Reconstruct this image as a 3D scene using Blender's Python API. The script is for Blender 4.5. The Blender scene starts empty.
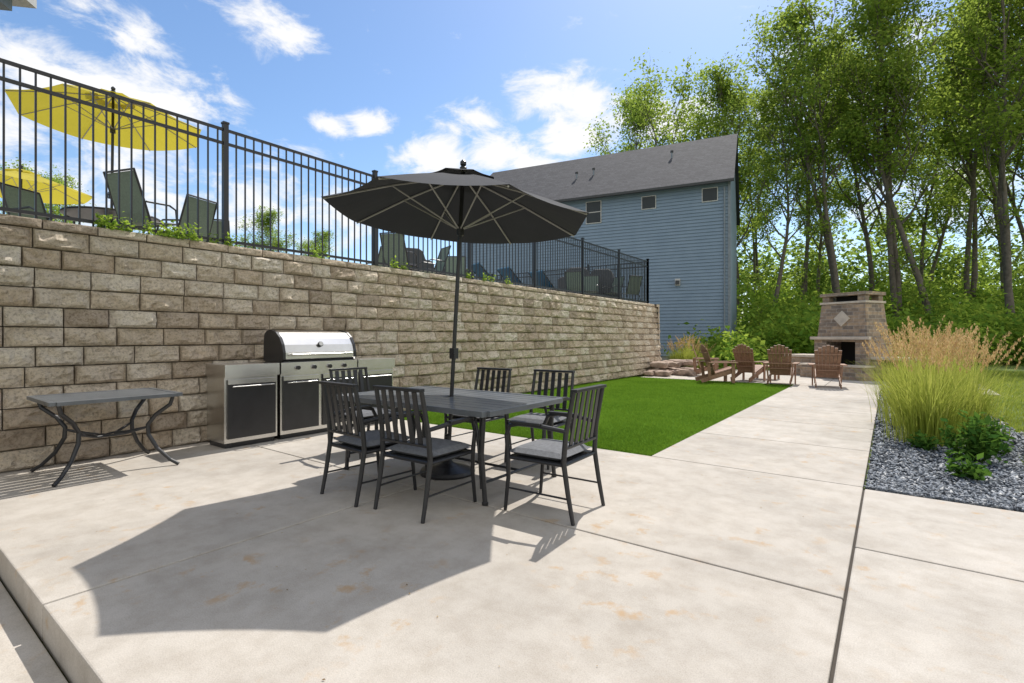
import bpy, math, random
import numpy as np
from mathutils import Vector, Matrix, noise
random.seed(7)
R=math.radians
C=bpy.context.scene.collection
FPX=505.0; HZ=337.0; CAMH=1.3
YAW=math.atan(378/505.0)
cs,sn=math.cos(YAW),math.sin(YAW)
def P(px,d,z=0.0):
    r=d*(px-512)/FPX
    return Vector((cs*r-sn*d, sn*r+cs*d, z))

# ------------------------------------------------------------ materials
def newmat(name):
    m=bpy.data.materials.new(name); m.use_nodes=True
    nt=m.node_tree; b=nt.nodes['Principled BSDF']
    return m,nt,b
def N(nt,t,**kw):
    n=nt.nodes.new(t)
    for k,v in kw.items():
        if k in n.inputs: n.inputs[k].default_value=v
        else: setattr(n,k,v)
    return n
def noise_n(nt,scale,detail=4,rough=.6,vec=None):
    n=nt.nodes.new('ShaderNodeTexNoise'); n.inputs['Scale'].default_value=scale
    n.inputs['Detail'].default_value=detail; n.inputs['Roughness'].default_value=rough
    if vec is None:
        tc=nt.nodes.new('ShaderNodeTexCoord'); vec=tc.outputs['Object']
    nt.links.new(vec,n.inputs['Vector']); return n
def ramp(nt,fac,stops):
    r=nt.nodes.new('ShaderNodeValToRGB'); e=r.color_ramp.elements
    while len(e)<len(stops): e.new(0.5)
    for i,(p,c) in enumerate(stops):
        e[i].position=p; e[i].color=(c[0],c[1],c[2],1) if not isinstance(c,(int,float)) else (c,c,c,1)
    nt.links.new(fac,r.inputs['Fac']); return r
def mixc(nt,a,b,fac,mode='MIX'):
    m=nt.nodes.new('ShaderNodeMix'); m.data_type='RGBA'; m.blend_type=mode
    def s(i,v):
        if hasattr(v,'is_linked'): nt.links.new(v,m.inputs[i])
        else: m.inputs[i].default_value=v if isinstance(v,(int,float)) else (v[0],v[1],v[2],1)
    s(0,fac); s(6,a); s(7,b)
    return m.outputs[2]
def bump(nt,b,h,strength=.3,dist=.01,normal=None):
    n=nt.nodes.new('ShaderNodeBump'); n.inputs['Strength'].default_value=strength
    n.inputs['Distance'].default_value=dist
    nt.links.new(h,n.inputs['Height'])
    nt.links.new(n.outputs['Normal'],b.inputs['Normal']); return n
def simple(name,col,rough=.5,metal=0,var=.15,vs=8,bs=0,bscale=60,spec=None):
    m,nt,b=newmat(name)
    n=noise_n(nt,vs)
    lo=[c*(1-var) for c in col]; hi=[min(1,c*(1+var)) for c in col]
    r=ramp(nt,n.outputs['Fac'],[(.3,lo),(.7,hi)])
    nt.links.new(r.outputs[0],b.inputs['Base Color'])
    b.inputs['Roughness'].default_value=rough; b.inputs['Metallic'].default_value=metal
    if spec is not None: b.inputs['Specular IOR Level'].default_value=spec
    if bs:
        n2=noise_n(nt,bscale,4,.7); bump(nt,b,n2.outputs['Fac'],bs,.01)
    return m
def attr(nt,name):
    a=nt.nodes.new('ShaderNodeAttribute'); a.attribute_name=name; return a

def concrete(name,base=(.515,.475,.42)):
    m,nt,b=newmat(name)
    big=noise_n(nt,.7,3,.6); mid=noise_n(nt,5,5,.68); fine=noise_n(nt,160,2,.7)
    r1=ramp(nt,big.outputs['Fac'],[(.3,[c*.84 for c in base]),(.52,base),(.72,[c*1.10 for c in base])])
    r2=ramp(nt,mid.outputs['Fac'],[(.3,(.82,.80,.775)),(.6,(1,1,1))])
    c=mixc(nt,r1.outputs[0],r2.outputs[0],1.0,'MULTIPLY')
    r3=ramp(nt,fine.outputs['Fac'],[(.3,(.76,.76,.76)),(.6,(1,1,1))])
    c=mixc(nt,c,r3.outputs[0],.8,'MULTIPLY')
    sp=noise_n(nt,1.1,2,.5); st=ramp(nt,sp.outputs['Fac'],[(.45,0),(.60,.7)])
    sp2=noise_n(nt,6.5,4,.6); st2=ramp(nt,sp2.outputs['Fac'],[(.57,0),(.70,1)])
    mm=N(nt,'ShaderNodeMath',operation='MULTIPLY'); nt.links.new(st.outputs[0],mm.inputs[0]); nt.links.new(st2.outputs[0],mm.inputs[1])
    c=mixc(nt,c,(.43,.27,.12),mm.outputs[0])
    sp3=noise_n(nt,1.7,6,.74); st3=ramp(nt,sp3.outputs['Fac'],[(.52,0),(.72,.38)])
    c=mixc(nt,c,(.27,.24,.2),st3.outputs[0])
    a=attr(nt,'tint'); rr=ramp(nt,a.outputs['Fac'],[(0,(.90,.89,.88)),(1,(1.0,1.0,1.0))])
    c=mixc(nt,c,rr.outputs[0],1.0,'MULTIPLY')
    nt.links.new(c,b.inputs['Base Color']); b.inputs['Roughness'].default_value=.88
    bump(nt,b,fine.outputs['Fac'],.25,.004)
    return m
M_conc=concrete('concrete')
M_joint=simple('joint_filler',(.06,.05,.04),.95)
M_black=simple('black_powdercoat',(.018,.018,.02),.38,0,.2,20)
M_fence=simple('fence_black',(.015,.015,.017),.35)
M_cushion=simple('grey_cushion',(.15,.155,.165),.95,0,.2,30,.3,400)
M_tabletop=simple('table_slats',(.11,.12,.13),.30,0,.2,6)
M_steel=simple('stainless',(.62,.61,.59),.27,1,.08,3)
M_gblack=simple('grill_black',(.02,.02,.022),.28)
M_wood=simple('adirondack_brown',(.27,.15,.095),.6,0,.25,14,.2,60)
M_rock=simple('fieldstone',(.33,.25,.2),.9,0,.45,5,.6,25)
M_glass=simple('window_glass',(.02,.028,.032),.15,0,.1,3,0,60,.25)
M_white=simple('white_trim',(.45,.45,.44),.5)
M_trimgrey=simple('grey_trim',(.17,.2,.23),.6)
M_dark=simple('dark_void',(.012,.011,.01),.9)
M_sling=simple('sling_fabric',(.13,.17,.13),.8,0,.15,40)
M_blue=simple('blue_sling',(.03,.11,.18),.7)
M_soil=simple('soil',(.06,.05,.04),.95,0,.4,6,.5,30)

def fabric(name,col,tcol,tr=.3):
    m,nt,b=newmat(name)
    n=noise_n(nt,3,4); r=ramp(nt,n.outputs['Fac'],[(.3,[c*.85 for c in col]),(.7,[c*1.1 for c in col])])
    nt.links.new(r.outputs[0],b.inputs['Base Color']); b.inputs['Roughness'].default_value=.9
    t=N(nt,'ShaderNodeBsdfTranslucent'); t.inputs[0].default_value=(*tcol,1)
    mx=N(nt,'ShaderNodeMixShader'); mx.inputs[0].default_value=tr
    nt.links.new(b.outputs[0],mx.inputs[1]); nt.links.new(t.outputs[0],mx.inputs[2])
    nt.links.new(mx.outputs[0],nt.nodes['Material Output'].inputs['Surface']); return m
M_canopy=fabric('charcoal_canvas',(.022,.023,.027),(.03,.03,.032),.10)
M_yellow=fabric('yellow_canvas',(.50,.43,.05),(.52,.44,.04),.4)
M_ribs=simple('umbrella_ribs',(.33,.32,.30),.4)

def leafmat(name,dark,mid,light,tl,tr=.45):
    m=bpy.data.materials.new(name); m.use_nodes=True; nt=m.node_tree
    nt.nodes.remove(nt.nodes['Principled BSDF'])
    b=N(nt,'ShaderNodeBsdfDiffuse')
    a=attr(nt,'tint'); r=ramp(nt,a.outputs['Fac'],[(0,dark),(.5,mid),(1,light)])
    nt.links.new(r.outputs[0],b.inputs['Color'])
    t=N(nt,'ShaderNodeBsdfTranslucent')
    tc=mixc(nt,r.outputs[0],tl,.6); nt.links.new(tc,t.inputs[0])
    mx=N(nt,'ShaderNodeMixShader'); mx.inputs[0].default_value=tr
    nt.links.new(b.outputs[0],mx.inputs[1]); nt.links.new(t.outputs[0],mx.inputs[2])
    nt.links.new(mx.outputs[0],nt.nodes['Material Output'].inputs['Surface']); return m
M_leaf=leafmat('tree_leaves',(.055,.10,.022),(.125,.205,.04),(.25,.35,.065),(.52,.64,.10),.52)
M_under=leafmat('undergrowth_leaves',(.06,.13,.024),(.14,.26,.04),(.26,.40,.06),(.55,.68,.09),.52)
M_far=leafmat('far_leaves',(.05,.10,.025),(.11,.19,.04),(.20,.30,.06),(.42,.54,.08),.5)
M_bark=simple('bark',(.13,.11,.09),.95,0,.35,6,.8,18)
M_turf=leafmat('turf_blades',(.065,.14,.017),(.12,.23,.025),(.20,.32,.04),(.23,.40,.03),.35)
M_lawn=leafmat('lawn_blades',(.12,.18,.024),(.22,.29,.045),(.36,.39,.09),(.45,.5,.08),.4)
M_oblade=leafmat('ornamental_blades',(.18,.25,.03),(.34,.41,.07),(.55,.53,.17),(.55,.56,.11),.4)
M_plume=leafmat('grass_plumes',(.40,.24,.11),(.58,.39,.19),(.70,.52,.30),(.75,.52,.25),.35)
M_dleaf=leafmat('perennial_leaves',(.025,.07,.015),(.055,.13,.025),(.11,.21,.035),(.2,.36,.05),.3)
M_litter=leafmat('leaf_litter',(.14,.09,.04),(.27,.18,.08),(.4,.3,.14),(.4,.25,.1),.1)
M_gravel,nt,b=newmat('slate_chips')
a=attr(nt,'tint'); r=ramp(nt,a.outputs['Fac'],[(0,(.035,.04,.05)),(.5,(.12,.14,.165)),(.85,(.23,.25,.28)),(1,(.42,.42,.41))])
nt.links.new(r.outputs[0],b.inputs['Base Color']); b.inputs['Roughness'].default_value=.7

def block_material():
    m,nt,b=newmat('split_face_block')
    a=attr(nt,'tint')
    r=ramp(nt,a.outputs['Fac'],[(0,(.56,.46,.355)),(.3,(.74,.61,.46)),(.6,(.80,.685,.535)),(1,(.92,.83,.69))])
    n=noise_n(nt,3.3,5,.7); r2=ramp(nt,n.outputs['Fac'],[(.3,(.80,.78,.76)),(.6,(1,1,1))])
    c=mixc(nt,r.outputs[0],r2.outputs[0],1,'MULTIPLY')
    f=noise_n(nt,34,5,.78); r3=ramp(nt,f.outputs['Fac'],[(.36,(.48,.45,.42)),(.52,(1.0,1.0,1.0))])
    c=mixc(nt,c,r3.outputs[0],.8,'MULTIPLY')
    nt.links.new(c,b.inputs['Base Color']); b.inputs['Roughness'].default_value=.95
    bump(nt,b,f.outputs['Fac'],1.0,.05); return m
M_block=block_material()

def brick_mat(name,c1,c2,mo,scale,bw,rh):
    m,nt,b=newmat(name)
    tc=N(nt,'ShaderNodeTexCoord'); sx=N(nt,'ShaderNodeSeparateXYZ'); nt.links.new(tc.outputs['Object'],sx.inputs[0])
    ad=N(nt,'ShaderNodeMath',operation='ADD'); nt.links.new(sx.outputs[0],ad.inputs[0]); nt.links.new(sx.outputs[1],ad.inputs[1])
    cx=N(nt,'ShaderNodeCombineXYZ'); nt.links.new(ad.outputs[0],cx.inputs[0]); nt.links.new(sx.outputs[2],cx.inputs[1])
    br=N(nt,'ShaderNodeTexBrick'); nt.links.new(cx.outputs[0],br.inputs['Vector'])
    br.inputs['Color1'].default_value=(*c1,1); br.inputs['Color2'].default_value=(*c2,1); br.inputs['Mortar'].default_value=(*mo,1)
    br.inputs['Scale'].default_value=scale; br.inputs['Brick Width'].default_value=bw; br.inputs['Row Height'].default_value=rh
    br.inputs['Mortar Size'].default_value=.008; br.inputs['Bias'].default_value=0
    n=noise_n(nt,9,5); r2=ramp(nt,n.outputs['Fac'],[(.3,(.55,.55,.55)),(.7,(1.0,1.0,1.0))])
    c=mixc(nt,br.outputs['Color'],r2.outputs[0],1,'MULTIPLY')
    nt.links.new(c,b.inputs['Base Color']); b.inputs['Roughness'].default_value=.9
    inv=N(nt,'ShaderNodeMath',operation='SUBTRACT'); inv.inputs[0].default_value=1; nt.links.new(br.outputs['Fac'],inv.inputs[1])
    bump(nt,b,inv.outputs[0],.6,.01); return m
M_brick=brick_mat('fireplace_brick',(.50,.36,.24),(.22,.18,.15),(.42,.37,.32),1,.34,.11)
M_shingle=brick_mat('roof_shingles',(.045,.045,.053),(.075,.075,.085),(.028,.028,.032),1,.35,.14)
def siding():
    m,nt,b=newmat('blue_lap_siding')
    n=noise_n(nt,1.5,5); r=ramp(nt,n.outputs['Fac'],[(.3,(.155,.22,.295)),(.7,(.185,.255,.335))])
    nt.links.new(r.outputs[0],b.inputs['Base Color']); b.inputs['Roughness'].default_value=.6
    return m
M_siding=siding()
def groundmat():
    m,nt,b=newmat('grass_ground')
    n=noise_n(nt,.35,5,.6); r=ramp(nt,n.outputs['Fac'],[(.3,(.09,.14,.022)),(.55,(.17,.24,.04)),(.75,(.27,.3,.07))])
    f=noise_n(nt,30,5,.8); r2=ramp(nt,f.outputs['Fac'],[(.3,(.5,.5,.5)),(.7,(1.0,1.0,1.0))])
    c=mixc(nt,r.outputs[0],r2.outputs[0],1,'MULTIPLY')
    nt.links.new(c,b.inputs['Base Color']); b.inputs['Roughness'].default_value=.95
    bump(nt,b,f.outputs['Fac'],.8,.05); return m
M_ground=groundmat()

# ------------------------------------------------------------ mesh builders
class MB:
    def __init__(s): s.v=[];s.f=[];s.m=[];s.t=[]
    def add(s,vs,fs,mi=0,tint=.5):
        o=len(s.v); s.v+= [tuple(x) for x in vs]; s.t+=[tint]*len(vs)
        for f in fs: s.f.append(tuple(i+o for i in f)); s.m.append(mi)
    def box(s,c,size,mi=0,rot=None,tint=.5):
        x,y,z=[a/2 for a in size]
        vs=[Vector(p) for p in [(-x,-y,-z),(x,-y,-z),(x,y,-z),(-x,y,-z),(-x,-y,z),(x,-y,z),(x,y,z),(-x,y,z)]]
        if rot is not None: vs=[rot@p for p in vs]
        c=Vector(c); vs=[p+c for p in vs]
        s.add(vs,[(0,3,2,1),(4,5,6,7),(0,1,5,4),(1,2,6,5),(2,3,7,6),(3,0,4,7)],mi,tint)
    def bb(s,x0,x1,y0,y1,z0,z1,mi=0,tint=.5):
        s.box(((x0+x1)/2,(y0+y1)/2,(z0+z1)/2),(x1-x0,y1-y0,z1-z0),mi,None,tint)
    def beam(s,a,b,w,t,mi=0,up=(0,0,1)):
        a=Vector(a);b=Vector(b);z=(b-a); L=z.length; z.normalize()
        x=Vector(up).cross(z)
        if x.length<1e-3: x=Vector((1,0,0)).cross(z)
        x.normalize(); y=z.cross(x)
        rot=Matrix((x,y,z)).transposed()
        s.box((a+b)/2,(w,t,L),mi,rot)
    def tube(s,pts,rad,n=8,mi=0,cap=True,tint=.5):
        pts=[Vector(p) for p in pts]
        if isinstance(rad,(int,float)): rad=[rad]*len(pts)
        vs=[];fs=[]; prev=None
        for i,p in enumerate(pts):
            if i==0: d=pts[1]-p
            elif i==len(pts)-1: d=p-pts[i-1]
            else: d=pts[i+1]-pts[i-1]
            d.normalize()
            if prev is None:
                x=d.orthogonal().normalized()
            else:
                x=prev-d*prev.dot(d)
                if x.length<1e-5: x=d.orthogonal()
                x.normalize()
            prev=x; y=d.cross(x)
            for k in range(n):
                a=2*math.pi*k/n; vs.append(p+(x*math.cos(a)+y*math.sin(a))*rad[i])
        for i in range(len(pts)-1):
            for k in range(n):
                k2=(k+1)%n; fs.append((i*n+k,i*n+k2,(i+1)*n+k2,(i+1)*n+k))
        if cap:
            fs.append(tuple(reversed(range(n)))); fs.append(tuple((len(pts)-1)*n+k for k in range(n)))
        s.add(vs,fs,mi,tint)
    def lathe(s,c,prof,n=24,mi=0):
        c=Vector(c);vs=[];fs=[]
        for r,z in prof:
            for k in range(n):
                a=2*math.pi*k/n; vs.append(c+Vector((r*math.cos(a),r*math.sin(a),z)))
        for i in range(len(prof)-1):
            for k in range(n):
                k2=(k+1)%n; fs.append((i*n+k,i*n+k2,(i+1)*n+k2,(i+1)*n+k))
        fs.append(tuple(reversed(range(n)))); fs.append(tuple((len(prof)-1)*n+k for k in range(n)))
        s.add(vs,fs,mi)
    def mesh(s,name,mats,smooth=False):
        me=bpy.data.meshes.new(name); me.from_pydata(s.v,[],s.f)
        for m in mats: me.materials.append(m)
        me.polygons.foreach_set('material_index',s.m)
        if smooth: me.polygons.foreach_set('use_smooth',[True]*len(s.f))
        at=me.attributes.new('tint','FLOAT','POINT'); at.data.foreach_set('value',s.t)
        me.update(); return me
    def obj(s,name,mats,loc=(0,0,0),rot=0,bevel=0,smooth=False,auto=False):
        me=s.mesh(name,mats,smooth)
        o=bpy.data.objects.new(name,me); C.objects.link(o); o.location=loc; o.rotation_euler=(0,0,rot)
        if bevel:
            b=o.modifiers.new('b','BEVEL'); b.width=bevel; b.segments=2; b.limit_method='ANGLE'; b.angle_limit=R(40)
        return o
def inst(me,name,loc,rot=0,scale=1,bevel=0):
    o=bpy.data.objects.new(name,me); C.objects.link(o); o.location=loc
    o.rotation_euler=(0,0,rot); o.scale=(scale,scale,scale) if isinstance(scale,(int,float)) else scale
    if bevel:
        b=o.modifiers.new('b','BEVEL'); b.width=bevel; b.segments=2; b.limit_method='ANGLE'; b.angle_limit=R(40)
    return o
def npmesh(name,V,F,mi,tint,mats):
    me=bpy.data.meshes.new(name); k=F.shape[1]
    me.vertices.add(len(V)); me.vertices.foreach_set('co',V.astype(np.float32).ravel())
    me.loops.add(F.size); me.loops.foreach_set('vertex_index',F.astype(np.int32).ravel())
    me.polygons.add(len(F)); me.polygons.foreach_set('loop_start',np.arange(0,F.size,k,dtype=np.int32))
    for m in mats: me.materials.append(m)
    me.polygons.foreach_set('material_index',mi.astype(np.int32))
    me.update(calc_edges=True)
    at=me.attributes.new('tint','FLOAT','POINT'); at.data.foreach_set('value',tint.astype(np.float32))
    return me
def leafquads(cen,size,rng,tint,up=.5):
    n=len(cen)
    nrm=rng.normal(size=(n,3)); nrm[:,2]=np.abs(nrm[:,2])+up; nrm/=np.linalg.norm(nrm,axis=1)[:,None]
    t=rng.normal(size=(n,3)); t-=nrm*(t*nrm).sum(1)[:,None]; t/=np.linalg.norm(t,axis=1)[:,None]
    b=np.cross(nrm,t); s=(size*rng.uniform(.6,1.3,n))[:,None]
    V=np.stack([cen-t*s*.6, cen+b*s*.32-t*s*.05+nrm*s*.08, cen+t*s*.6, cen-b*s*.32-t*s*.05+nrm*s*.08],1).reshape(-1,3)
    F=np.arange(n*4).reshape(n,4); return V,F,np.repeat(tint,4)

# ------------------------------------------------------------ ground
g=MB()
E=400
g.add([(-E,.62,-.04),(E,.62,-.04),(E,E,-.04),(-E,E,-.04),(-E,-E,-.2),(E,-E,-.2),(E,.6,-.2),(-E,.6,-.2)],
      [(0,1,2,3),(4,5,6,7),(7,6,1,0)])
g.obj('ground',[M_ground])

def slabs(name,rects,z0=-.17,z1=0,edge=.007):
    m=MB()
    for (x0,x1,y0,y1) in rects:
        m.bb(x0+edge,x1-edge,y0+edge,y1-edge,z0,z1,0,random.random())
    xs0=min(r[0] for r in rects);xs1=max(r[1] for r in rects);ys0=min(r[2] for r in rects);ys1=max(r[3] for r in rects)
    m.bb(xs0+.02,xs1-.02,ys0+.02,ys1-.02,z0+.005,-.018,1)
    return m.obj(name,[M_conc,M_joint],bevel=.008)
slabs('concrete_patio',[(-6.9,-3.3,.59,3.0),(-3.3,-.18,.59,3.0),(-6.9,-3.3,3.0,5.33),(-3.3,-.18,3.0,5.33),
      (-.18,3.2,.59,3.78),(-.18,3.2,3.78,5.28)],-.19)
side=[]; ys=np.linspace(5.33,15.6,7)
for i in range(6): side.append((-2.1,-.18,ys[i],ys[i+1]))
slabs('concrete_sidewalk',side)
fp=[]
for i in range(5):
    for j in range(3): fp.append((-6.5+i*1.7,-6.5+(i+1)*1.7,15.6+j*2,15.6+(j+1)*2))
slabs('fireplace_terrace_paving',fp)
low=[(-8+i*1.8,-8+(i+1)*1.8,-1.3,.585) for i in range(6)]
m=MB()
for r_ in low: m.bb(r_[0]+.006,r_[1]-.006,r_[2],r_[3],-.3,-.155,0,random.random())
m.obj('lower_walkway',[M_conc],bevel=.007)

# turf
rng=np.random.default_rng(3)
tb=MB(); tb.bb(-6.85,-2.1,5.34,15.59,-.1,-.004,0,.35); tb.obj('turf_base_mat',[M_turf])
def blades(n,xf,yf,h,w,rng,z=0):
    x=xf(n); y=yf(n)
    a=rng.uniform(0,2*np.pi,n); hh=h*rng.uniform(.6,1.3,n); lean=rng.normal(0,.45,(n,2))*hh[:,None]
    dx=np.cos(a)*w; dy=np.sin(a)*w
    base=np.stack([x,y,np.full(n,z)],1)
    V=np.stack([base+np.stack([dx,dy,0*x],1),base-np.stack([dx,dy,0*x],1),base+np.concatenate([lean,hh[:,None]],1)],1).reshape(-1,3)
    F=np.arange(3*n).reshape(n,3)
    tn=np.array([.5+.45*noise.noise(Vector((px*.9,py*.9,0)))+.3*noise.noise(Vector((px*4,py*4,3))) for px,py in zip(x,y)])+rng.normal(0,.2,n)
    return V,F,np.repeat(np.clip(tn,0,1),3)
n=150000
yf=lambda n:5.36+10.2*rng.random(n)**1.5
V,F,T=blades(n,lambda n:rng.uniform(-6.75,-2.09,n),yf,.025,.004,rng,-.004)
me=npmesh('turf_lawn',V,F,np.zeros(len(F)),T,[M_turf]); inst(me,'artificial_turf',(0,0,0))
def bedx(y): return 1.22+.18*math.sin(y*.8)+.05*math.sin(y*2.3)
bx=np.vectorize(bedx)
n=100000
ylawn=5.3+22*rng.random(n)**1.3
xl=bx(ylawn)+ (rng.random(n)**1.2)*7.5
V,F,T=blades(n,lambda n:xl,lambda n:ylawn,.06,.006,rng,-.04)
me=npmesh('lawn_grass',V,F,np.zeros(len(F)),T,[M_lawn]); inst(me,'lawn_grass',(0,0,0))
# gravel bed
gb=MB()
ysb=np.linspace(5.29,16,40)
for i in range(39):
    gb.add([(-.17,ysb[i],-.025),(bedx(ysb[i]),ysb[i],-.025),(bedx(ysb[i+1]),ysb[i+1],-.025),(-.17,ysb[i+1],-.025)],[(0,1,2,3)])
gb.obj('planting_bed_soil',[M_soil])
n=22000
gy=5.30+10.6*rng.random(n)**1.9; gx=-.165+(bx(gy)+.165+rng.normal(0,.03,n))*rng.random(n)
gx=np.maximum(gx,-.16)
sz=(.016+.0016*(gy-5.3))*rng.uniform(.7,1.9,n)
base=np.array([(1,0,0),(0,1,0),(-1,0,0),(0,-1,0),(.1,.1,.45),(-.1,.1,-.45)],float)
an=rng.uniform(0,6.28,n); ca,sa=np.cos(an),np.sin(an)
loc=base[None]*rng.uniform(.6,1.3,(n,6,1))
loc[:,:,1]*=rng.uniform(.5,.9,n)[:,None]
tilt=rng.normal(0,.45,(n,2))
lx=loc[:,:,0]*ca[:,None]-loc[:,:,1]*sa[:,None]; ly=loc[:,:,0]*sa[:,None]+loc[:,:,1]*ca[:,None]
lz=loc[:,:,2]+lx*tilt[:,0:1]+ly*tilt[:,1:2]
V=np.stack([lx*sz[:,None]+gx[:,None],ly*sz[:,None]+gy[:,None],lz*sz[:,None]-.012+rng.uniform(0,.022,n)[:,None]],2).reshape(-1,3)
tri=np.array([(0,1,4),(1,2,4),(2,3,4),(3,0,4),(1,0,5),(2,1,5),(3,2,5),(0,3,5)])
F=(tri[None]+np.arange(n)[:,None,None]*6).reshape(-1,3)
me=npmesh('slate_gravel',V,F,np.zeros(len(F)),np.repeat(rng.random(n),6),[M_gravel]); inst(me,'slate_gravel',(0,0,0))
# dry leaf bits on the paving
n=130; cx=np.concatenate([rng.uniform(-6.6,-.3,60),rng.uniform(-6.65,-6.2,70)]); cy=np.concatenate([rng.uniform(1,5.2,60),rng.uniform(.8,5.3,70)])
V,F,TT=leafquads(np.stack([cx,cy,np.full(n,.005)],1),.013,rng,rng.random(n),6)
inst(npmesh('leaf_litter',V,F,np.zeros(len(F)),TT,[M_litter]),'leaf_litter',(0,0,0))

# ------------------------------------------------------------ retaining wall
WX=-6.75; WY0=-9.0; WY1=18.3
wb=MB(); H=.2; NC=12
uf=[0,.025,.07,.15,.25,.36,.48,.60,.72,.83,.92,.975,1]; vf=[0,.06,.17,.32,.48,.64,.8,.93,1]
def blk(o,du,n,w,h,D,tint,cap=False):
    vs=[];fs=[]
    sd=random.random()*100
    b1,b2=random.uniform(-.03,.03),random.uniform(-.015,.015)
    D=D*random.uniform(.7,1.5)
    for j,v in enumerate(vf):
        for i,u in enumerate(uf):
            e=(1-abs(2*u-1)**7)*(1-abs(2*v-1)**5)
            q=Vector((u*w*8+sd,v*h*9,sd))
            k=.3 if cap else 1
            d=D*e*(1.25-.75*v) + k*((b1*(2*u-1)+b2*(2*v-1))*min(1,e*4) + .055*noise.noise(q)*e+.036*noise.noise(q*2.6)*e)
            d=max(d,-.015)
            ju=.008*noise.noise(q*3+Vector((5,0,0))) if 0<i<len(uf)-1 else 0
            jv=.010*noise.noise(q*2+Vector((0,9,0))) if 0<j<len(vf)-1 else 0
            vs.append(o+du*(.006+u*(w-.012)+ju)+Vector((0,0,1))*(.005+v*(h-.010)+jv)+n*d)
    W=len(uf)
    for j in range(len(vf)-1):
        for i in range(W-1):
            fs.append((j*W+i,j*W+i+1,(j+1)*W+i+1,(j+1)*W+i))
    nb=len(vs); last=(len(vf)-1)*W
    depth=.3 if cap else .12
    for idx in (0,W-1,last+W-1,last): vs.append(vs[idx]-n*depth)
    fs+=[(0,last,nb+3,nb),(W-1,nb+1,nb+2,last+W-1)]
    fs.append(tuple([last+i for i in range(W)])+(nb+2,nb+3)); fs.append(tuple([i for i in range(W)][::-1])+(nb,nb+1))
    wb.add(vs,fs,0,tint)
def wallrun(start,du,nrm,L):
    for c in range(NC+1):
        cap=c==NC; h=.1 if cap else H
        s=-random.choice([0,.15,.22,.3]) ; 
        while s<L:
            w=random.choice([.45,.45,.45,.3,.38]) if not cap else .45
            a=max(s,0); e=min(s+w,L)
            if e-a>.06:
                o=start+du*a-nrm*(.01*c)+Vector((0,0,c*H)) + (nrm*.03 if cap else Vector())
                t=min(1,max(0,random.gauss(.5,.30)))
                blk(o,du,nrm,e-a,h,.015 if cap else .050,t,cap)
            s+=w
wallrun(Vector((WX-.06,WY0+8,0)),Vector((0,1,0)),Vector((1,0,0)),WY1-WY0-8)
wallrun(Vector((WX-.06,WY1,0)),Vector((-1,0,0)),Vector((0,1,0)),12)
wb.bb(WX-.5,WX-.22,WY0,WY1-.2,-.1,2.45,1)
wb.obj('retaining_wall',[M_block,M_joint])
TZ=2.46
tm=MB(); tm.bb(-60,WX-.5,-40,WY1-.25,-.1,TZ,0,.5)
tm.bb(WX-.499,WX-.23,-9,WY1-.25,TZ-.02,TZ+.01,1,.5)
tm.obj('upper_terrace',[M_conc,M_ground])

# ------------------------------------------------------------ fence
fb=MB(); FX=-7.1
FT=4.08; FB=TZ
def fence_run(a,b):
    a=Vector(a);b=Vector(b);L=(b-a).length;d=(b-a)/L; npan=round(L/2.446)
    for i in range(npan+1):
        p=a+d*(L*i/npan)
        fb.box((p.x,p.y,(FB+FT+.06)/2),(.064,.064,FT+.06-FB),0)
        fb.box((p.x,p.y,FT+.07),(.078,.078,.025),0)
    for z in (FT-.02,FT-.2,FB+.12):
        fb.beam(a+Vector((0,0,z)),b+Vector((0,0,z)),.028,.036,0,up=(0,0,1))
    k=int(L/.118)
    for i in range(k+1):
        p=a+d*(i*L/k)
        fb.box((p.x,p.y,(FB+.05+FT-.03)/2),(.017,.017,FT-FB-.08),0)
fence_run((FX,.655-2.446*3,0),(FX,.655+2.446*7,0))
fence_run((FX,.655+2.446*7,0),(FX-2.446*5,.655+2.446*7,0))
fb.obj('metal_fence',[M_fence])

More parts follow.
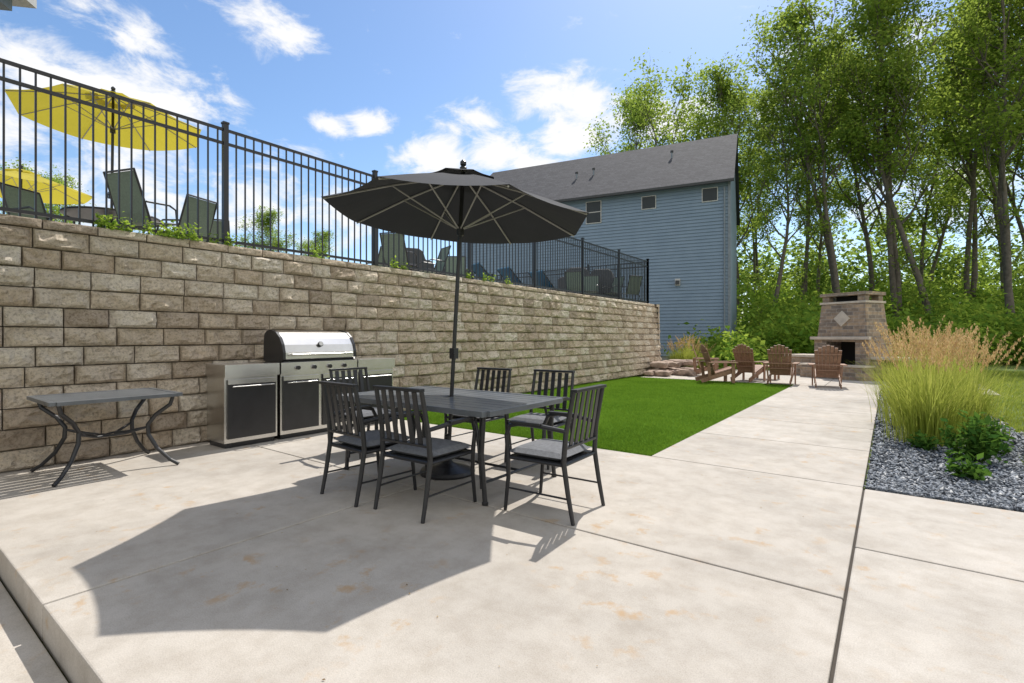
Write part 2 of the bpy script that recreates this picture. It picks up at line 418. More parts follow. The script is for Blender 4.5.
# ------------------------------------------------------------ umbrella builder
def umbrella(name,base,top_off,R_,zr,zp,zfin,off,mcan,pole_r=.019,tilt=None,base_disc=True,z0=0):
    m=MB(); n=8
    tl=tilt if tilt is not None else Matrix.Identity(3)
    hub=Vector((top_off[0],top_off[1],zp))
    def pt(a,f,z): return hub+tl@(Vector((math.cos(a)*R_*f,math.sin(a)*R_*f,z-zp)))
    drop=zp-zr
    K=6; J=6
    def surf(f0,f1,lift):
        for k in range(n):
            a0=off+2*math.pi*k/n; a1=off+2*math.pi*(k+1)/n
            vs=[];fs=[]
            for i in range(K+1):
                f=f0+(f1-f0)*i/K
                z=zp-drop*(f**1.12)+lift
                for j in range(J+1):
                    s=j/J
                    p0=pt(a0,f,z); p1=pt(a1,f,z); p=p0.lerp(p1,s)
                    sag=4*s*(1-s)
                    p.z-=.030*sag*f
                    cen=hub+tl@Vector((0,0,z-zp))
                    p+= (cen-p)*(.014*sag*f*f)
                    vs.append(p)
            for i in range(K):
                for j in range(J):
                    q=i*(J+1)+j; fs.append((q,q+1,q+J+2,q+J+1))
            m.add(vs,fs,1)
    surf(.16,1,0); surf(.0,.26,.045)
    for k in range(n):
        a=off+2*math.pi*k/n
        m.tube([pt(a,.02,zp-.03),pt(a,.5,zp-drop*.5**1.12-.018),pt(a,.985,zr-.012)],.0085,6,2)
        m.tube([hub+tl@Vector((0,0,-drop-.12)),pt(a,.52,zp-drop*.52**1.12-.025)],.007,6,2)
    b=Vector((0,0,z0))
    m.tube([b,Vector((top_off[0],top_off[1],zp+.02))],pole_r,12,0)
    hubl=b.lerp(hub,(zp-drop-.12-z0)/(zp-z0))
    m.tube([hubl-Vector((0,0,.05)),hubl+Vector((0,0,.05))],pole_r*1.9,12,0)
    m.lathe((top_off[0],top_off[1],zp),[(.03,.03),(.035,.06),(.02,.075),(.03,.09),(.03,.115),(.012,.135)],12,0)
    c=b.lerp(hub,.40); m.box(c+Vector((.02,-.02,0)),(.06,.06,.1),0); m.tube([c+Vector((.03,-.03,0)),c+Vector((.09,-.08,0)),c+Vector((.09,-.08,-.06))],.008,6,0)
    if base_disc:
        m.lathe((0,0,z0),[(.26,0.0),(.265,.02),(.25,.045),(.12,.075),(.06,.10),(.035,.13),(.032,.36),(.026,.37)],32,0)
    return m.obj(name,[M_black,mcan,M_ribs],loc=base)
tl=Matrix.Rotation(R(3.5),3,Vector((-.6,.8,0)))
umbrella('patio_umbrella',(-3.39,3.5,0),(.12,.09),1.255,2.44,2.86,2.99,R(14),M_canopy,tilt=tl)

# ------------------------------------------------------------ dining table
def table_mesh():
    m=MB(); L,W,Z=1.86,1.12,.735
    for s in (-1,1):
        m.bb(-L/2,L/2,s*W/2-.03,s*W/2+.03,Z-.045,Z,1); 
        m.bb(s*L/2-.03,s*L/2+.03,-W/2+.031,W/2-.031,Z-.045,Z-.001,1)
    ns=9; w=(W-.06)/ns
    for i in range(ns):
        y=-W/2+.03+w*(i+.5)
        m.bb(-L/2+.031,-.04 if abs(y)<.04 else L/2-.031,y-w/2+.004,y+w/2-.004,Z-.02,Z-.004,1)
        if abs(y)<.04: m.bb(.04,L/2-.031,y-w/2+.004,y+w/2-.004,Z-.02,Z-.004,1)
    for s in (-1,1):
        for t in (-1,1):
            x=s*(L/2-.06); y=t*(W/2-.06)
            m.tube([(x,y,Z-.04),(x-s*.02,y,.4),(x+s*.015,y,.02)],.02,8,0)
            m.tube([(x-s*.10,y,Z-.04),(x-s*.06,y,.55),(x-s*.035,y,.3),(x-s*.02,y,.12)],.014,8,0)
            m.tube([(x+s*.015,y,0),(x+s*.015,y,.025)],.026,8,0)
        m.tube([(s*(L/2-.08),-W/2+.06,.16),(s*(L/2-.08),W/2-.06,.16)],.012,8,0)
    m.tube([(-L/2+.08,0,.16),(-.1,0,.16)],.012,8,0); m.tube([(.1,0,.16),(L/2-.08,0,.16)],.012,8,0)
    return m
table_mesh().obj('dining_table',[M_black,M_tabletop],loc=(-3.39,3.5,0),bevel=.003)

def chair_mesh():
    m=MB(); w=.25
    for s in (-1,1):
        m.tube([(s*w,-.31,0),(s*w,-.27,.2),(s*w,-.235,.42),(s*w*.98,-.25,.62),(s*w*.95,-.31,.92)],[.015,.018,.020,.019,.017],8,0)
        m.tube([(s*(w+.005),.26,0),(s*w,.235,.25),(s*(w+.01),.23,.42),(s*(w+.025),.235,.57),(s*(w+.03),.20,.645),(s*(w+.03),.1,.668),(s*(w+.025),-.08,.66),(s*w,-.255,.64)],[.014,.017,.018,.017,.017,.017,.017,.016],8,0)
        m.box((s*(w+.03),.06,.675),(.045,.26,.018),0)
        m.tube([(s*w,-.235,.40),(s*w,.235,.40)],.014,8,0)
        m.tube([(s*w,-.26,.17),(s*w,.245,.17)],.008,6,0)
    m.tube([(-w,.232,.40),(w,.232,.40)],.014,8,0); m.tube([(-w,-.235,.40),(w,-.235,.40)],.014,8,0)
    m.beam((-w*.97,-.243,.52),(w*.97,-.243,.52),.03,.018,0)
    m.beam((-w*.99,-.313,.925),(w*.99,-.313,.925),.05,.022,0)
    for i in range(5):
        x=-.165+i*.0825
        m.beam((x,-.245,.53),(x*.98,-.308,.91),.046,.010,0,up=(0,1,0))
    m.bb(-w+.015,w-.015,-.22,.22,.395,.41,0)
    return m
cm=chair_mesh()
def cushion(m,x0,x1,y0,y1,z,h,mi):
    vs=[];fs=[];nx=10;ny=10
    for side_ in (1,-1):
        o=len(vs)
        for j in range(ny+1):
            for i in range(nx+1):
                u=i/nx*2-1;v=j/ny*2-1
                e=max(0,(1-abs(u)**6))**.5*max(0,(1-abs(v)**6))**.5
                zz=z+h/2+side_*h/2*e*(1.0+.12*(1-u*u)*(1-v*v))
                vs.append(((x0+x1)/2+u*(x1-x0)/2,(y0+y1)/2+v*(y1-y0)/2,zz))
        for j in range(ny):
            for i in range(nx):
                q=o+j*(nx+1)+i; f=(q,q+1,q+nx+2,q+nx+1); fs.append(f if side_>0 else f[::-1])
    m.add(vs,fs,mi)
cushion(cm,-.245,.245,-.22,.25,.41,.065,1)
cme=cm.mesh('dining_chair',[M_black,M_cushion])
for (x,y,rot) in [(-2.07,3.28,R(90)+.04),(-2.87,2.75,0.03),(-3.50,2.70,-.06),(-3.73,4.32,R(180)),(-2.95,4.42,R(180)+.05),(-4.78,3.6,R(-90))]:
    inst(cme,'dining_chair',(x,y,0),rot,1,.002)

# ------------------------------------------------------------ side table
st=MB(); L=.98; W=.84; Z=.735
for s in (-1,1):
    st.bb(-W/2,W/2,s*L/2-.025,s*L/2+.025,Z-.035,Z,1); st.bb(s*W/2-.025,s*W/2+.025,-L/2+.026,L/2-.026,Z-.035,Z-.001,1)
k=7; w=(W-.05)/k
for i in range(k):
    x=-W/2+.025+w*(i+.5); st.bb(x-w/2+.010,x+w/2-.010,-L/2+.026,L/2-.026,Z-.02,Z-.004,1)
for s in (-1,1):
    for t in (-1,1):
        def q(f,z): return (s*W/2*f,t*L/2*f,z)
        st.tube([q(.9,Z-.03),q(.86,.62),q(.66,.52),q(.55,.42),q(.56,.32),q(.68,.18),q(.86,.06),q(.98,0.012)],[.018,.02,.02,.02,.02,.019,.018,.018],8,0)
for s in (-1,1):
    st.tube([(s*W*.28,-L*.28,.40),(s*W*.12,-L*.12,.34),(s*W*.06,0,.33),(s*W*.12,L*.12,.34),(s*W*.28,L*.28,.40)],.012,8,0)
    st.tube([(-W*.28,s*L*.28,.40),(-W*.12,s*L*.14,.36),(0,s*L*.06,.345),(W*.12,s*L*.14,.36),(W*.28,s*L*.28,.40)],.012,8,0)
st.obj('side_table',[M_black,M_tabletop],loc=(-6.2,1.60,0),bevel=.003)

# ------------------------------------------------------------ grill
gr=MB(); xb=-6.62; xf=-6.14
def cab(y0,y1,doors):
    gr.bb(xb,xf-.02,y0,y1,.06,.83,0)
    gr.bb(xb+.03,xf-.05,y0+.02,y1-.02,.0,.06,1)
    gr.bb(xb-.01,xf+.02,y0-.01,y1+.01,.831,.975,0)
    w=(y1-y0)/doors
    for i in range(doors):
        a=y0+i*w+.03;b_=y0+(i+1)*w-.03
        gr.bb(xf-.018,xf+.003,a,b_,.11,.80,1)
        gr.bb(xf+.004,xf+.012,a,b_,.745,.80,0)
        gr.tube([(xf+.012,a+.04,.72),(xf+.04,a+.04,.72),(xf+.04,b_-.04,.72),(xf+.012,b_-.04,.72)],.008,6,0)
cab(2.68,3.31,1); cab(3.35,4.46,2); cab(4.50,5.15,1)
for y in (2.76,3.27,3.4,4.42,4.54,5.06):
    gr.tube([(xf-.06,y,.0),(xf-.06,y,.06)],.02,8,1)
prof=[(-6.17,.985),(-6.13,1.02),(-6.13,1.10),(-6.16,1.20),(-6.22,1.29),(-6.31,1.355),(-6.42,1.38),(-6.52,1.37),(-6.58,1.33),(-6.60,1.2),(-6.60,.985)]
y0,y1=3.40,4.42; k=len(prof)
vs=[(x,y0,z) for x,z in prof]+[(x,y1,z) for x,z in prof]
gr.add(vs,[(i,i+1,i+1+k,i+k) for i in range(k-1)],0)
for ya,yb in ((y0-.035,y0+.001),(y1-.001,y1+.035)):
    vs=[(-6.38+(x+6.38)*1.03,ya,.985+(z-.985)*1.03) for x,z in prof]+[(-6.38+(x+6.38)*1.03,yb,.985+(z-.985)*1.03) for x,z in prof]
    gr.add(vs,[(i,i+1,i+1+k,i+k) for i in range(k-1)]+[tuple(range(k)),tuple(range(2*k-1,k-1,-1))],1)
gr.tube([(-6.13,y0+.06,1.07),(-6.07,y0+.06,1.075),(-6.07,y1-.06,1.075),(-6.13,y1-.06,1.07)],.013,8,0)
gr.tube([(-6.155,3.9,1.2),(-6.13,3.9,1.21)],.035,16,1); gr.tube([(-6.135,3.9,1.208),(-6.127,3.9,1.211)],.028,16,2)
for i in range(4):
    y=3.56+i*.23; gr.tube([(xf+.02,y,.905),(xf+.055,y,.905)],.026,14,1); gr.tube([(xf+.02,y,.905),(xf+.027,y,.905)],.036,14,0)
gr.bb(xb+.02,xf+.0,3.38,4.44,.976,.99,1)
gr.obj('gas_grill',[M_steel,M_gblack,M_white],bevel=.004)

# ------------------------------------------------------------ adirondack chair
def adir():
    m=MB()
    for s in (-1,1):
        m.beam((s*.26,.40,.33),(s*.26,-.48,.05),.024,.11,0,up=(0,1,0))
        m.box((s*.30,.36,.27),(.03,.09,.54),0)
        m.box((s*.34,.06,.555),(.13,.78,.024),0)
        m.beam((s*.27,-.25,.10),(s*.30,-.30,.55),.03,.08,0,up=(0,1,0))
    for i in range(6):
        t=i/5; m.box((0,.42-.09-i*.09+.05,.40-t*.14),(.52,.08,.02),0,Matrix.Rotation(R(17),3,'X'))
    for i in range(7):
        x=(i-3)*.083; L=.84-.035*abs(i-3)**1.6/1.5
        a=Vector((x*.82,-.10,.26)); d=Vector((x*.30,-.36,1)).normalized()
        m.beam(a,a+d*L,.070,.018,0,up=(0,1,0))
    m.beam((-.24,-.20,.42),(.24,-.20,.42),.05,.03,0); m.beam((-.30,-.30,.56),(.30,-.30,.56),.06,.025,0); m.beam((-.28,-.36,.82),(.28,-.36,.82),.05,.02,0)
    m.box((0,.42,.32),(.54,.02,.12),0)
    return m
ame=adir().mesh('adirondack_chair',[M_wood])
def face(p,tgt): 
    d=Vector(tgt)-Vector(p); return math.atan2(d.y,d.x)-math.pi/2
for (px,d,tx,ty) in [(716,14.6,-1,17.2),(704,17.0,-1,18.6),(748,15.0,-2.6,19.5),(781,14.0,-2.6,20.5),(827,13.2,-2.0,20)]:
    p=P(px,d); inst(ame,'adirondack_chair',p,face(p,(tx,ty,0)),1.04)
lt=MB(); lt.bb(-.35,.35,-.35,.35,.38,.42,0)
for s in(-1,1):
    for t in(-1,1): lt.bb(s*.3-.03,s*.3+.03,t*.3-.03,t*.3+.03,0,.38,0)
lt.obj('wooden_side_table',[M_wood],loc=P(766,15.6),bevel=.004)

# ------------------------------------------------------------ fireplace
fi=MB()
def frus(m,x0,x1,y0,y1,z0,X0,X1,Y0,Y1,z1,mi=0):
    m.add([(x0,y0,z0),(x1,y0,z0),(x1,y1,z0),(x0,y1,z0),(X0,Y0,z1),(X1,Y0,z1),(X1,Y1,z1),(X0,Y1,z1)],
      [(0,3,2,1),(4,5,6,7),(0,1,5,4),(1,2,6,5),(2,3,7,6),(3,0,4,7)],mi)
fi.bb(-.85,-.45,-.6,.6,0,1.15); fi.bb(.45,.85,-.6,.6,0,1.15); fi.bb(-.45,.45,.2,.6,0,1.15); fi.bb(-.45,.45,-.6,.199,0,.32); 
fi.bb(-.449,.449,.17,.199,.321,1.149,1)
fi.bb(-.85,.85,-.6,.6,1.151,1.30)
fi.bb(-.92,.92,-.72,-.605,1.22,1.31,2)
frus(fi,-.78,.78,-.55,.55,1.30,-.68,.68,-.48,.48,2.35)
fi.bb(-.72,.72,-.52,.52,2.352,2.42,2)
for a,b_ in ((-.66,-.44),(.44,.66)):
    for c,d in ((-.46,-.24),(.24,.46)): fi.bb(a,b_,c,d,2.42,2.60)
fi.bb(-.38,.38,-.2,.2,2.421,2.6,1)
fi.bb(-.72,.72,-.52,.52,2.602,2.70,0)
fi.bb(-1.0,1.0,-1.1,-.601,0,.38); fi.bb(-1.04,1.04,-1.14,-.6,.382,.44,2)
rot=Matrix.Rotation(R(-5),3,'X')@Matrix.Rotation(R(45),3,'Y')
fi.box((0,-.525,1.88),(.36,.05,.36),2,rot)
fi.bb(.86,1.05,-.5,.5,0,.62); fi.bb(1.75,1.95,-.5,.5,0,.62); fi.bb(1.051,1.749,.2,.5,0,.62); fi.bb(.86,2.0,-.55,.55,.622,.70,2); fi.bb(1.05,1.75,.17,.199,0,.6,1)
for i in range(5):
    for j in range(3): fi.tube([(1.14+i*.13,-.4,.07+j*.13),(1.14+i*.13,.15,.07+j*.13)],.055,8,3)
fi.bb(-1.95,-.86,-.5,.5,0,.62); fi.bb(-2.0,-.86,-.55,.55,.622,.70,2)
M_cap=simple('stone_cap',(.52,.45,.37),.9,0,.15,6,.3,40)
fi.obj('brick_fireplace',[M_brick,M_dark,M_cap,M_bark],loc=P(852,16.2),rot=R(-28),bevel=.008)

# ------------------------------------------------------------ rocks
rk=MB()
import bmesh
def rock(m,c,s,mi=0):
    bm=bmesh.new(); bmesh.ops.create_icosphere(bm,subdivisions=3,radius=1)
    sd=Vector((random.random()*50,)*3)
    vs=[]
    for v in bm.verts:
        k=1+.35*noise.noise(v.co*1.1+sd)+.12*noise.noise(v.co*3+sd)
        p=v.co*k; p=Vector((max(-.8,min(.8,p.x)),max(-.8,min(.8,p.y)),max(-.7,min(.7,p.z))))
        vs.append(Vector((p.x*s[0],p.y*s[1],p.z*s[2]))+Vector(c))
    m.add(vs,[tuple(v.index for v in f.verts) for f in bm.faces],mi,.5); bm.free()
for i in range(46):
    px=random.uniform(640,692); d=random.uniform(16.6,19.5); p=P(px,d)
    if p.x<WX+.25: p.x=WX+.35
    s=random.uniform(.14,.30)
    z=.1 if i<28 else .34
    rock(rk,(p.x,p.y,z),(s*1.4,s,s*.55))
rk.obj('boulder_pile',[M_rock])

# ------------------------------------------------------------ house
u=Vector((-.981,-.193,0)).normalized(); v=Vector((-.193,.981,0)).normalized()
O=P(730,25); O.z=0
LW=15.6; DW=10.0; EZ=9.25; RZ=13.05
hs=MB()
def hp(a,b_,z): return O+u*a+v*b_+Vector((0,0,z))
def lap(a0,b0,a1,b1,z0,z1,nrm,step=.17,clip=None):
    z=z0
    while z<z1-.01:
        zt=min(z+step,z1)
        A0,B0,A1,B1=a0,b0,a1,b1
        p0=hp(A0,B0,z)+nrm*.040; p1=hp(A1,B1,z)+nrm*.040; p2=hp(A1,B1,zt)+nrm*.002; p3=hp(A0,B0,zt)+nrm*.002
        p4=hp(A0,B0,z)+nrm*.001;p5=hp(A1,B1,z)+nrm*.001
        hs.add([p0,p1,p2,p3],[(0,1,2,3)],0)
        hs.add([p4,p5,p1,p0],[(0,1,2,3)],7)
        z=zt
lap(0,0,LW,0,0.3,EZ,-v)
hs.add([hp(0,0,0.3),hp(0,DW,0.3),hp(0,DW,EZ),hp(0,DW/2,RZ-.1),hp(0,0,EZ)],[(0,1,2,3,4)],0)
hs.add([hp(LW,0,0.3),hp(LW,DW,0.3),hp(LW,DW,EZ),hp(LW,DW/2,RZ-.1),hp(LW,0,EZ)],[(4,3,2,1,0)],0)
hs.add([hp(0,DW,0.3),hp(LW,DW,0.3),hp(LW,DW,EZ),hp(0,DW,EZ)],[(0,1,2,3)],0)
Rm=Matrix((-u,v,Vector((0,0,1)))).transposed()
def hbox(a0,a1,b0,b1,z0,z1,mi):
    hs.box(hp((a0+a1)/2,(b0+b1)/2,(z0+z1)/2),(a1-a0,b1-b0,z1-z0),mi,Rm)
hbox(.02,LW,.02,DW-.02,-.1,.30,3)
hbox(-.03,.09,-.06,.06,.3,EZ,4); hbox(LW-.09,LW+.03,-.06,.06,.3,EZ,4)
oh=.40; sl=(RZ-EZ)/(DW/2)
def roofside(b_e,b_r):
    ze=EZ-oh*sl+.1; zr=RZ+.1
    a0,a1=-.2,LW+.3
    vs=[hp(a0,b_e,ze),hp(a1,b_e,ze),hp(a1,b_r,zr),hp(a0,b_r,zr)]
    vs2=[p+Vector((0,0,-.16)) for p in vs]
    hs.add(vs+vs2,[(0,1,2,3)],1); o=len(hs.v)-8
    for f in [(4,5,1,0),(5,6,2,1),(6,7,3,2),(7,4,0,3),(7,6,5,4)]:
        hs.f.append(tuple(i+o for i in f)); hs.m.append(5)
roofside(-oh,DW/2); roofside(DW+oh,DW/2)
hs.beam(hp(-.2,-oh-.06,EZ-oh*sl-.0),hp(LW+.3,-oh-.06,EZ-oh*sl-.0),.12,.12,5)
def win(a,z,w,h):
    hbox(a-w/2-.04,a+w/2+.04,-.065,.02,z-h/2-.04,z+h/2+.04,2)
    hbox(a-w/2,a+w/2,-.075,-.06,z-h/2,z+h/2,6)
    if h>.9: hbox(a-w/2,a+w/2,-.085,-.072,z-.02,z+.02,2)
win(.93,8.45,.68,.62); win(3.94,8.4,.68,.62); win(6.94,8.2,.80,1.15); win(10.2,8.0,.8,1.15)
hbox(2.35,2.6,-.14,.0,3.95,4.3,2); hbox(2.38,2.57,-.22,-.14,4.0,4.2,5)
for a,b_ in ((8.6,2.0),(7.6,2.2),(3.2,3.0)):
    z=EZ+b_*sl
    hs.tube([hp(a,b_,z),hp(a,b_,z+.45)],.05,8,4)
    hs.tube([hp(a,b_,z+.40),hp(a,b_,z+.5)],.09,8,5)
hs.tube([hp(.25,-.12,EZ-.5),hp(.25,-.12,.3)],.04,8,4)
M_fdn=simple('foundation',(.32,.31,.29),.9)
M_edge=simple('roof_edge',(.035,.037,.04),.6)
M_lapshade=simple('siding_lap_shade',(.06,.085,.11),.7)  # siding blue darkened to paint in the shade under each lap
me=hs.mesh('siding_house',[M_siding,M_shingle,M_white,M_fdn,M_trimgrey,M_edge,M_glass,M_lapshade])
house=bpy.data.objects.new('siding_house',me); C.objects.link(house)

ev=MB()
e1=Vector((-.87,-.95,0)).normalized(); e2=Vector((.95,-.87,0)).normalized()
Re=Matrix((e1,e2,Vector((0,0,1)))).transposed(); c0=Vector((-5.43,.95,0))
ev.box(c0+e1*1.5+e2*1.5+Vector((0,0,4.03)),(3,3,.24),0,Re)
ev.box(c0+e1*1.55+e2*1.55+Vector((0,0,3.86)),(2.9,2.9,.09),1,Re)
ev.box(c0+e1*2.8+e2*.6+Vector((0,0,1.9)),(.14,.14,4.0),0,Re); ev.box(c0+e1*2.6+e2*2.8+Vector((0,0,1.9)),(.14,.14,4.0),0,Re)
ev.obj('porch_roof',[M_white,M_trimgrey])

# ------------------------------------------------------------ upper terrace furniture
for (px,d,rr,rad) in ((111,7.9,R(5),1.24),(20,11.5,R(20),1.3)):
    p=P(px,d,TZ); umbrella('yellow_umbrella',(p.x,p.y,TZ),(.03,.02),rad,2.2,2.62,2.7,rr,M_yellow)
def sling():
    m=MB(); w=.27
    for s in (-1,1):
        m.tube([(s*w,.27,0),(s*w,.25,.3),(s*w,.22,.6),(s*w,.12,.645),(s*w,-.2,.62)],.014,8,0)
        m.tube([(s*w,-.34,0),(s*w,-.16,.36),(s*w,.24,.41)],.013,8,0)
        m.tube([(s*w,-.14,.36),(s*w,-.22,.6),(s*w*.98,-.36,1.0)],.014,8,0)
    m.tube([(-w,-.36,1.0),(w,-.36,1.0)],.014,8,0)
    m.tube([(-w,.24,.41),(w,.24,.41)],.013,8,0)
    pts=[(.24,.42),(.05,.385),(-.13,.37),(-.19,.48),(-.27,.72),(-.35,.985)]
    vs=[(-w+.01,y,z) for y,z in pts]+[(w-.01,y,z) for y,z in pts]; k=len(pts)
    m.add(vs,[(i,i+1,i+1+k,i+k) for i in range(k-1)],1)
    return m
sme=sling().mesh('sling_chair',[M_black,M_sling])
for (px,d,rot) in ((146,6.9,R(20)),(42,7.3,R(-60)),(185,8.0,R(110)),(105,9.0,R(200)),(215,9.6,R(60)),(60,10.5,R(200))):
    p=P(px,d,TZ); inst(sme,'sling_chair',p,rot)
rt=MB(); rt.lathe((0,0,0),[(.5,.70),(.62,.70),(.63,.715),(.62,.73),(.1,.73)],32,0)
for k in range(4):
    a=k*math.pi/2+.4; rt.tube([(.1*math.cos(a),.1*math.sin(a),.7),(.18*math.cos(a),.18*math.sin(a),.35),(.42*math.cos(a),.42*math.sin(a),.0)],.016,8,0)
rme=rt.mesh('round_table',[M_black])
for px,d in ((113,7.9),(20,11.5),(395,13.5)): inst(rme,'round_table',P(px,d,TZ))
def lounger():
    m=MB(); w=.33
    for s in (-1,1):
        m.tube([(s*w,-1.0,.36),(s*w,.35,.36),(s*w,.95,.92)],.018,8,0)
        for y in (-.85,.3): m.tube([(s*w,y,0),(s*w,y,.36)],.018,8,0)
        m.tube([(s*w,.8,0),(s*w,.8,.78)],.014,8,0)
    m.box((0,-.32,.375),(.62,1.32,.05),1)
    m.beam((0,.36,.385),(0,.95,.95),.62,.05,1,up=(0,-1,.9))
    return m
lme=lounger().mesh('pool_lounger',[M_black,M_blue])
for i,px in enumerate((478,503,528,556)):
    inst(lme,'pool_lounger',P(px,14.2+i*.9,TZ),R(150+i*6))
for px,d,rot in ((400,10.8,R(20)),(432,12.0,R(160)),(575,17.0,R(20)),(590,17.5,R(200)),(612,18.0,R(160)),(630,18.2,R(60)),(380,12.5,R(90)),(455,13.2,R(220))):
    inst(sme,'sling_chair',P(px,d,TZ),rot)
cg=MB()
prof=[(-.7,0),(-.7,.95),(-.62,1.02),(-.45,1.05),(-.38,1.28),(-.25,1.36),(.25,1.36),(.38,1.28),(.45,1.05),(.62,1.02),(.7,.95),(.7,0)]
k=len(prof); cg.add([(x,-.3,z) for x,z in prof]+[(x,.3,z) for x,z in prof],[(i,i+1,i+1+k,i+k) for i in range(k-1)]+[tuple(range(k))[::-1],tuple(range(k,2*k))],0)
M_cover=simple('grey_cover',(.05,.052,.056),.6)
cme2=cg.mesh('covered_grill',[M_cover])
for px,d,rr in ((408,14.5,60),(452,16.5,40),(577,18.6,30),(602,19.0,20)):
    inst(cme2,'covered_grill',P(px,d,TZ),R(rr),1,.04)

# ------------------------------------------------------------ trees
def make_tree(seed,h,cb,spread,nleaf,forks=1,lsize=.19,sig=.45):
    rng=np.random.default_rng(seed); rd=random.Random(seed)
    b=MB(); cl=[]
    def poly(p,d,L,n,curl,wob):
        pts=[p.copy()]; d=d.normalized()
        for i in range(n):
            d=(d+Vector((rd.gauss(0,wob),rd.gauss(0,wob),curl))).normalized()
            p=p+d*(L/n); pts.append(p.copy())
        return pts,d
    def limb(p,d,L,r,lev):
        pts,dd=poly(p,d,L,6,.10,.13)
        b.tube(pts,[r*(1-.13*i) for i in range(7)],6 if lev==0 else 4,0,cap=False)
        if lev<2:
            nk=5 if lev==0 else 2
            for i in range(nk):
                t=rd.uniform(.3,1); k=min(5,int(t*6)); q=pts[k].lerp(pts[k+1],t*6-k if t<1 else 1)
                base=(pts[k+1]-pts[k]).normalized(); ax=Vector((rd.gauss(0,1),rd.gauss(0,1),rd.gauss(.25,.6))).normalized()
                limb(q,(base+ax*.95),L*rd.uniform(.35,.55),r*.45,lev+1)
            if lev==1: cl.append(pts[-1]); cl.append(pts[4])
        else:
            cl.append(pts[-1])
    for f in range(forks):
        a=rd.uniform(0,6.28)
        tp,_=poly(Vector((0,0,-.2)),Vector((math.cos(a)*.10*(forks>1 or .4),math.sin(a)*.10*(forks>1 or .4),1)),h*.95,12,.05,.055)
        r0=h*.0100*(1 if forks==1 else .85)
        b.tube(tp,[r0*(1.25 if i==0 else 1)*(1-.075*i) for i in range(13)],9,0,cap=False)
        nl=int(16/ (1+.35*(forks-1)))
        for i in range(nl):
            t=cb+(1-cb)*((i+rd.random())/nl); k=min(11,int(t*12)); q=tp[k].lerp(tp[k+1],t*12-k)
            az=i*2.4+rd.random(); el=rd.uniform(.35,1.0)+ .8*t
            prof_=math.sin(min(1,(t-cb)/(1-cb)*.75+.22)*math.pi)**.6
            L=spread*h*prof_*rd.uniform(.7,1.15)+.5
            limb(q,Vector((math.cos(az),math.sin(az),el)),L,r0*.42*(1.1-t*.6),0)
        cl.append(tp[-1])
        for i in range(2):
            t=rd.uniform(.15,cb); k=int(t*12); q=tp[k]; az=rd.uniform(0,6.28)
            limb(q,Vector((math.cos(az),math.sin(az),.4)),h*.07,r0*.15,1)
    cl=np.array([tuple(c) for c in cl]); nc=len(cl)
    wgt=rng.uniform(.1,1.8,nc)**1.6; wgt/=wgt.sum()
    idx=rng.choice(nc,nleaf,p=wgt)
    sg=sig*rng.uniform(.6,1.3,nc)
    off=rng.normal(size=(nleaf,3))*sg[idx][:,None]*np.array([1,1,.55])
    cen=cl[idx]+off
    ct=rng.uniform(.1,.9,nc)
    T=np.clip(ct[idx]+rng.normal(0,.15,nleaf),0,1)
    LV,LF,LT=leafquads(cen,lsize,rng,T)
    BV=np.array(b.v); BF=np.array(b.f)
    V=np.concatenate([BV,LV]); F=np.concatenate([BF,LF+len(BV)])
    mi=np.concatenate([np.zeros(len(BF)),np.ones(len(LF))]); TT=np.concatenate([np.array(b.t),LT])
    return npmesh('tree_%d'%seed,V,F,mi,TT,[M_bark,M_leaf])
TR=[make_tree(11,20,.40,.20,10500),make_tree(12,21,.46,.19,10500,2),make_tree(13,19,.36,.22,11500),
    make_tree(14,22,.42,.17,10500,2),make_tree(15,17,.33,.24,12500,3)]
place=[(686,44,4,1.32),(650,47,2,1.24),(735,42,2,1.14),(768,33,0,.92),(845,32,1,1.1),(800,38,3,1.0),(868,38,2,1.2),
 (900,32,3,1.08),(915,41,4,1.35),(940,30,0,1.14),(968,36,1,1.2),(1000,40,2,1.35),(1014,29,3,1.1),(1050,34,4,1.35),(1090,31,0,1.2),
 (815,50,0,1.15),(760,52,3,1.0),(975,50,0,1.35),
 (15,45,4,.95),(45,52,2,.9),(-40,40,0,.9),(225,60,4,.78),(262,62,2,.82),(295,64,4,.76),(330,70,0,.78),(170,60,2,.74)]
for i,(px,d,t,s) in enumerate(place):
    p=P(px,d,-.1)
    inst(TR[t],'deciduous_tree',p,i*1.37,s*random.uniform(.96,1.04))
rng=np.random.default_rng(99)
nc=620; cl=[];
for i in range(nc):
    while True:
        px=rng.uniform(735,1120); d=rng.uniform(23,40)
        p=P(px,d)
        if p.y<27: continue
        q=p-O; a=q.dot(u); b_=q.dot(v)
        if -1.2<a<LW+1 and -1<b_<DW+1: continue
        break
    hmax=1.0+ (d-21)*.24
    cl.append((p.x,p.y,rng.uniform(.1,hmax)))
for i in range(60):
    p=P(rng.uniform(690,740),rng.uniform(21,24)); 
    if (p-O).dot(v)<-1.0 and p.x>-6.5: cl.append((p.x,p.y,rng.uniform(.1,.7)))
cl=np.array(cl); nleaf=80000
idx=rng.integers(0,len(cl),nleaf); sg=rng.uniform(.35,.8,len(cl))
cen=cl[idx]+rng.normal(size=(nleaf,3))*sg[idx][:,None]*np.array([1,1,.75]); cen[:,2]=np.abs(cen[:,2])
T=np.clip(rng.uniform(.0,1,len(cl))[idx]+rng.normal(0,.15,nleaf),0,1)
V,F,TT=leafquads(cen,.24,rng,T)
inst(npmesh('undergrowth',V,F,np.zeros(len(F)),TT,[M_under]),'forest_undergrowth',(0,0,0))
n=44000; cl=np.array([tuple(P(rng.uniform(700,1200),rng.uniform(54,68),rng.uniform(0,15)*rng.uniform(.5,1))) for i in range(340)])
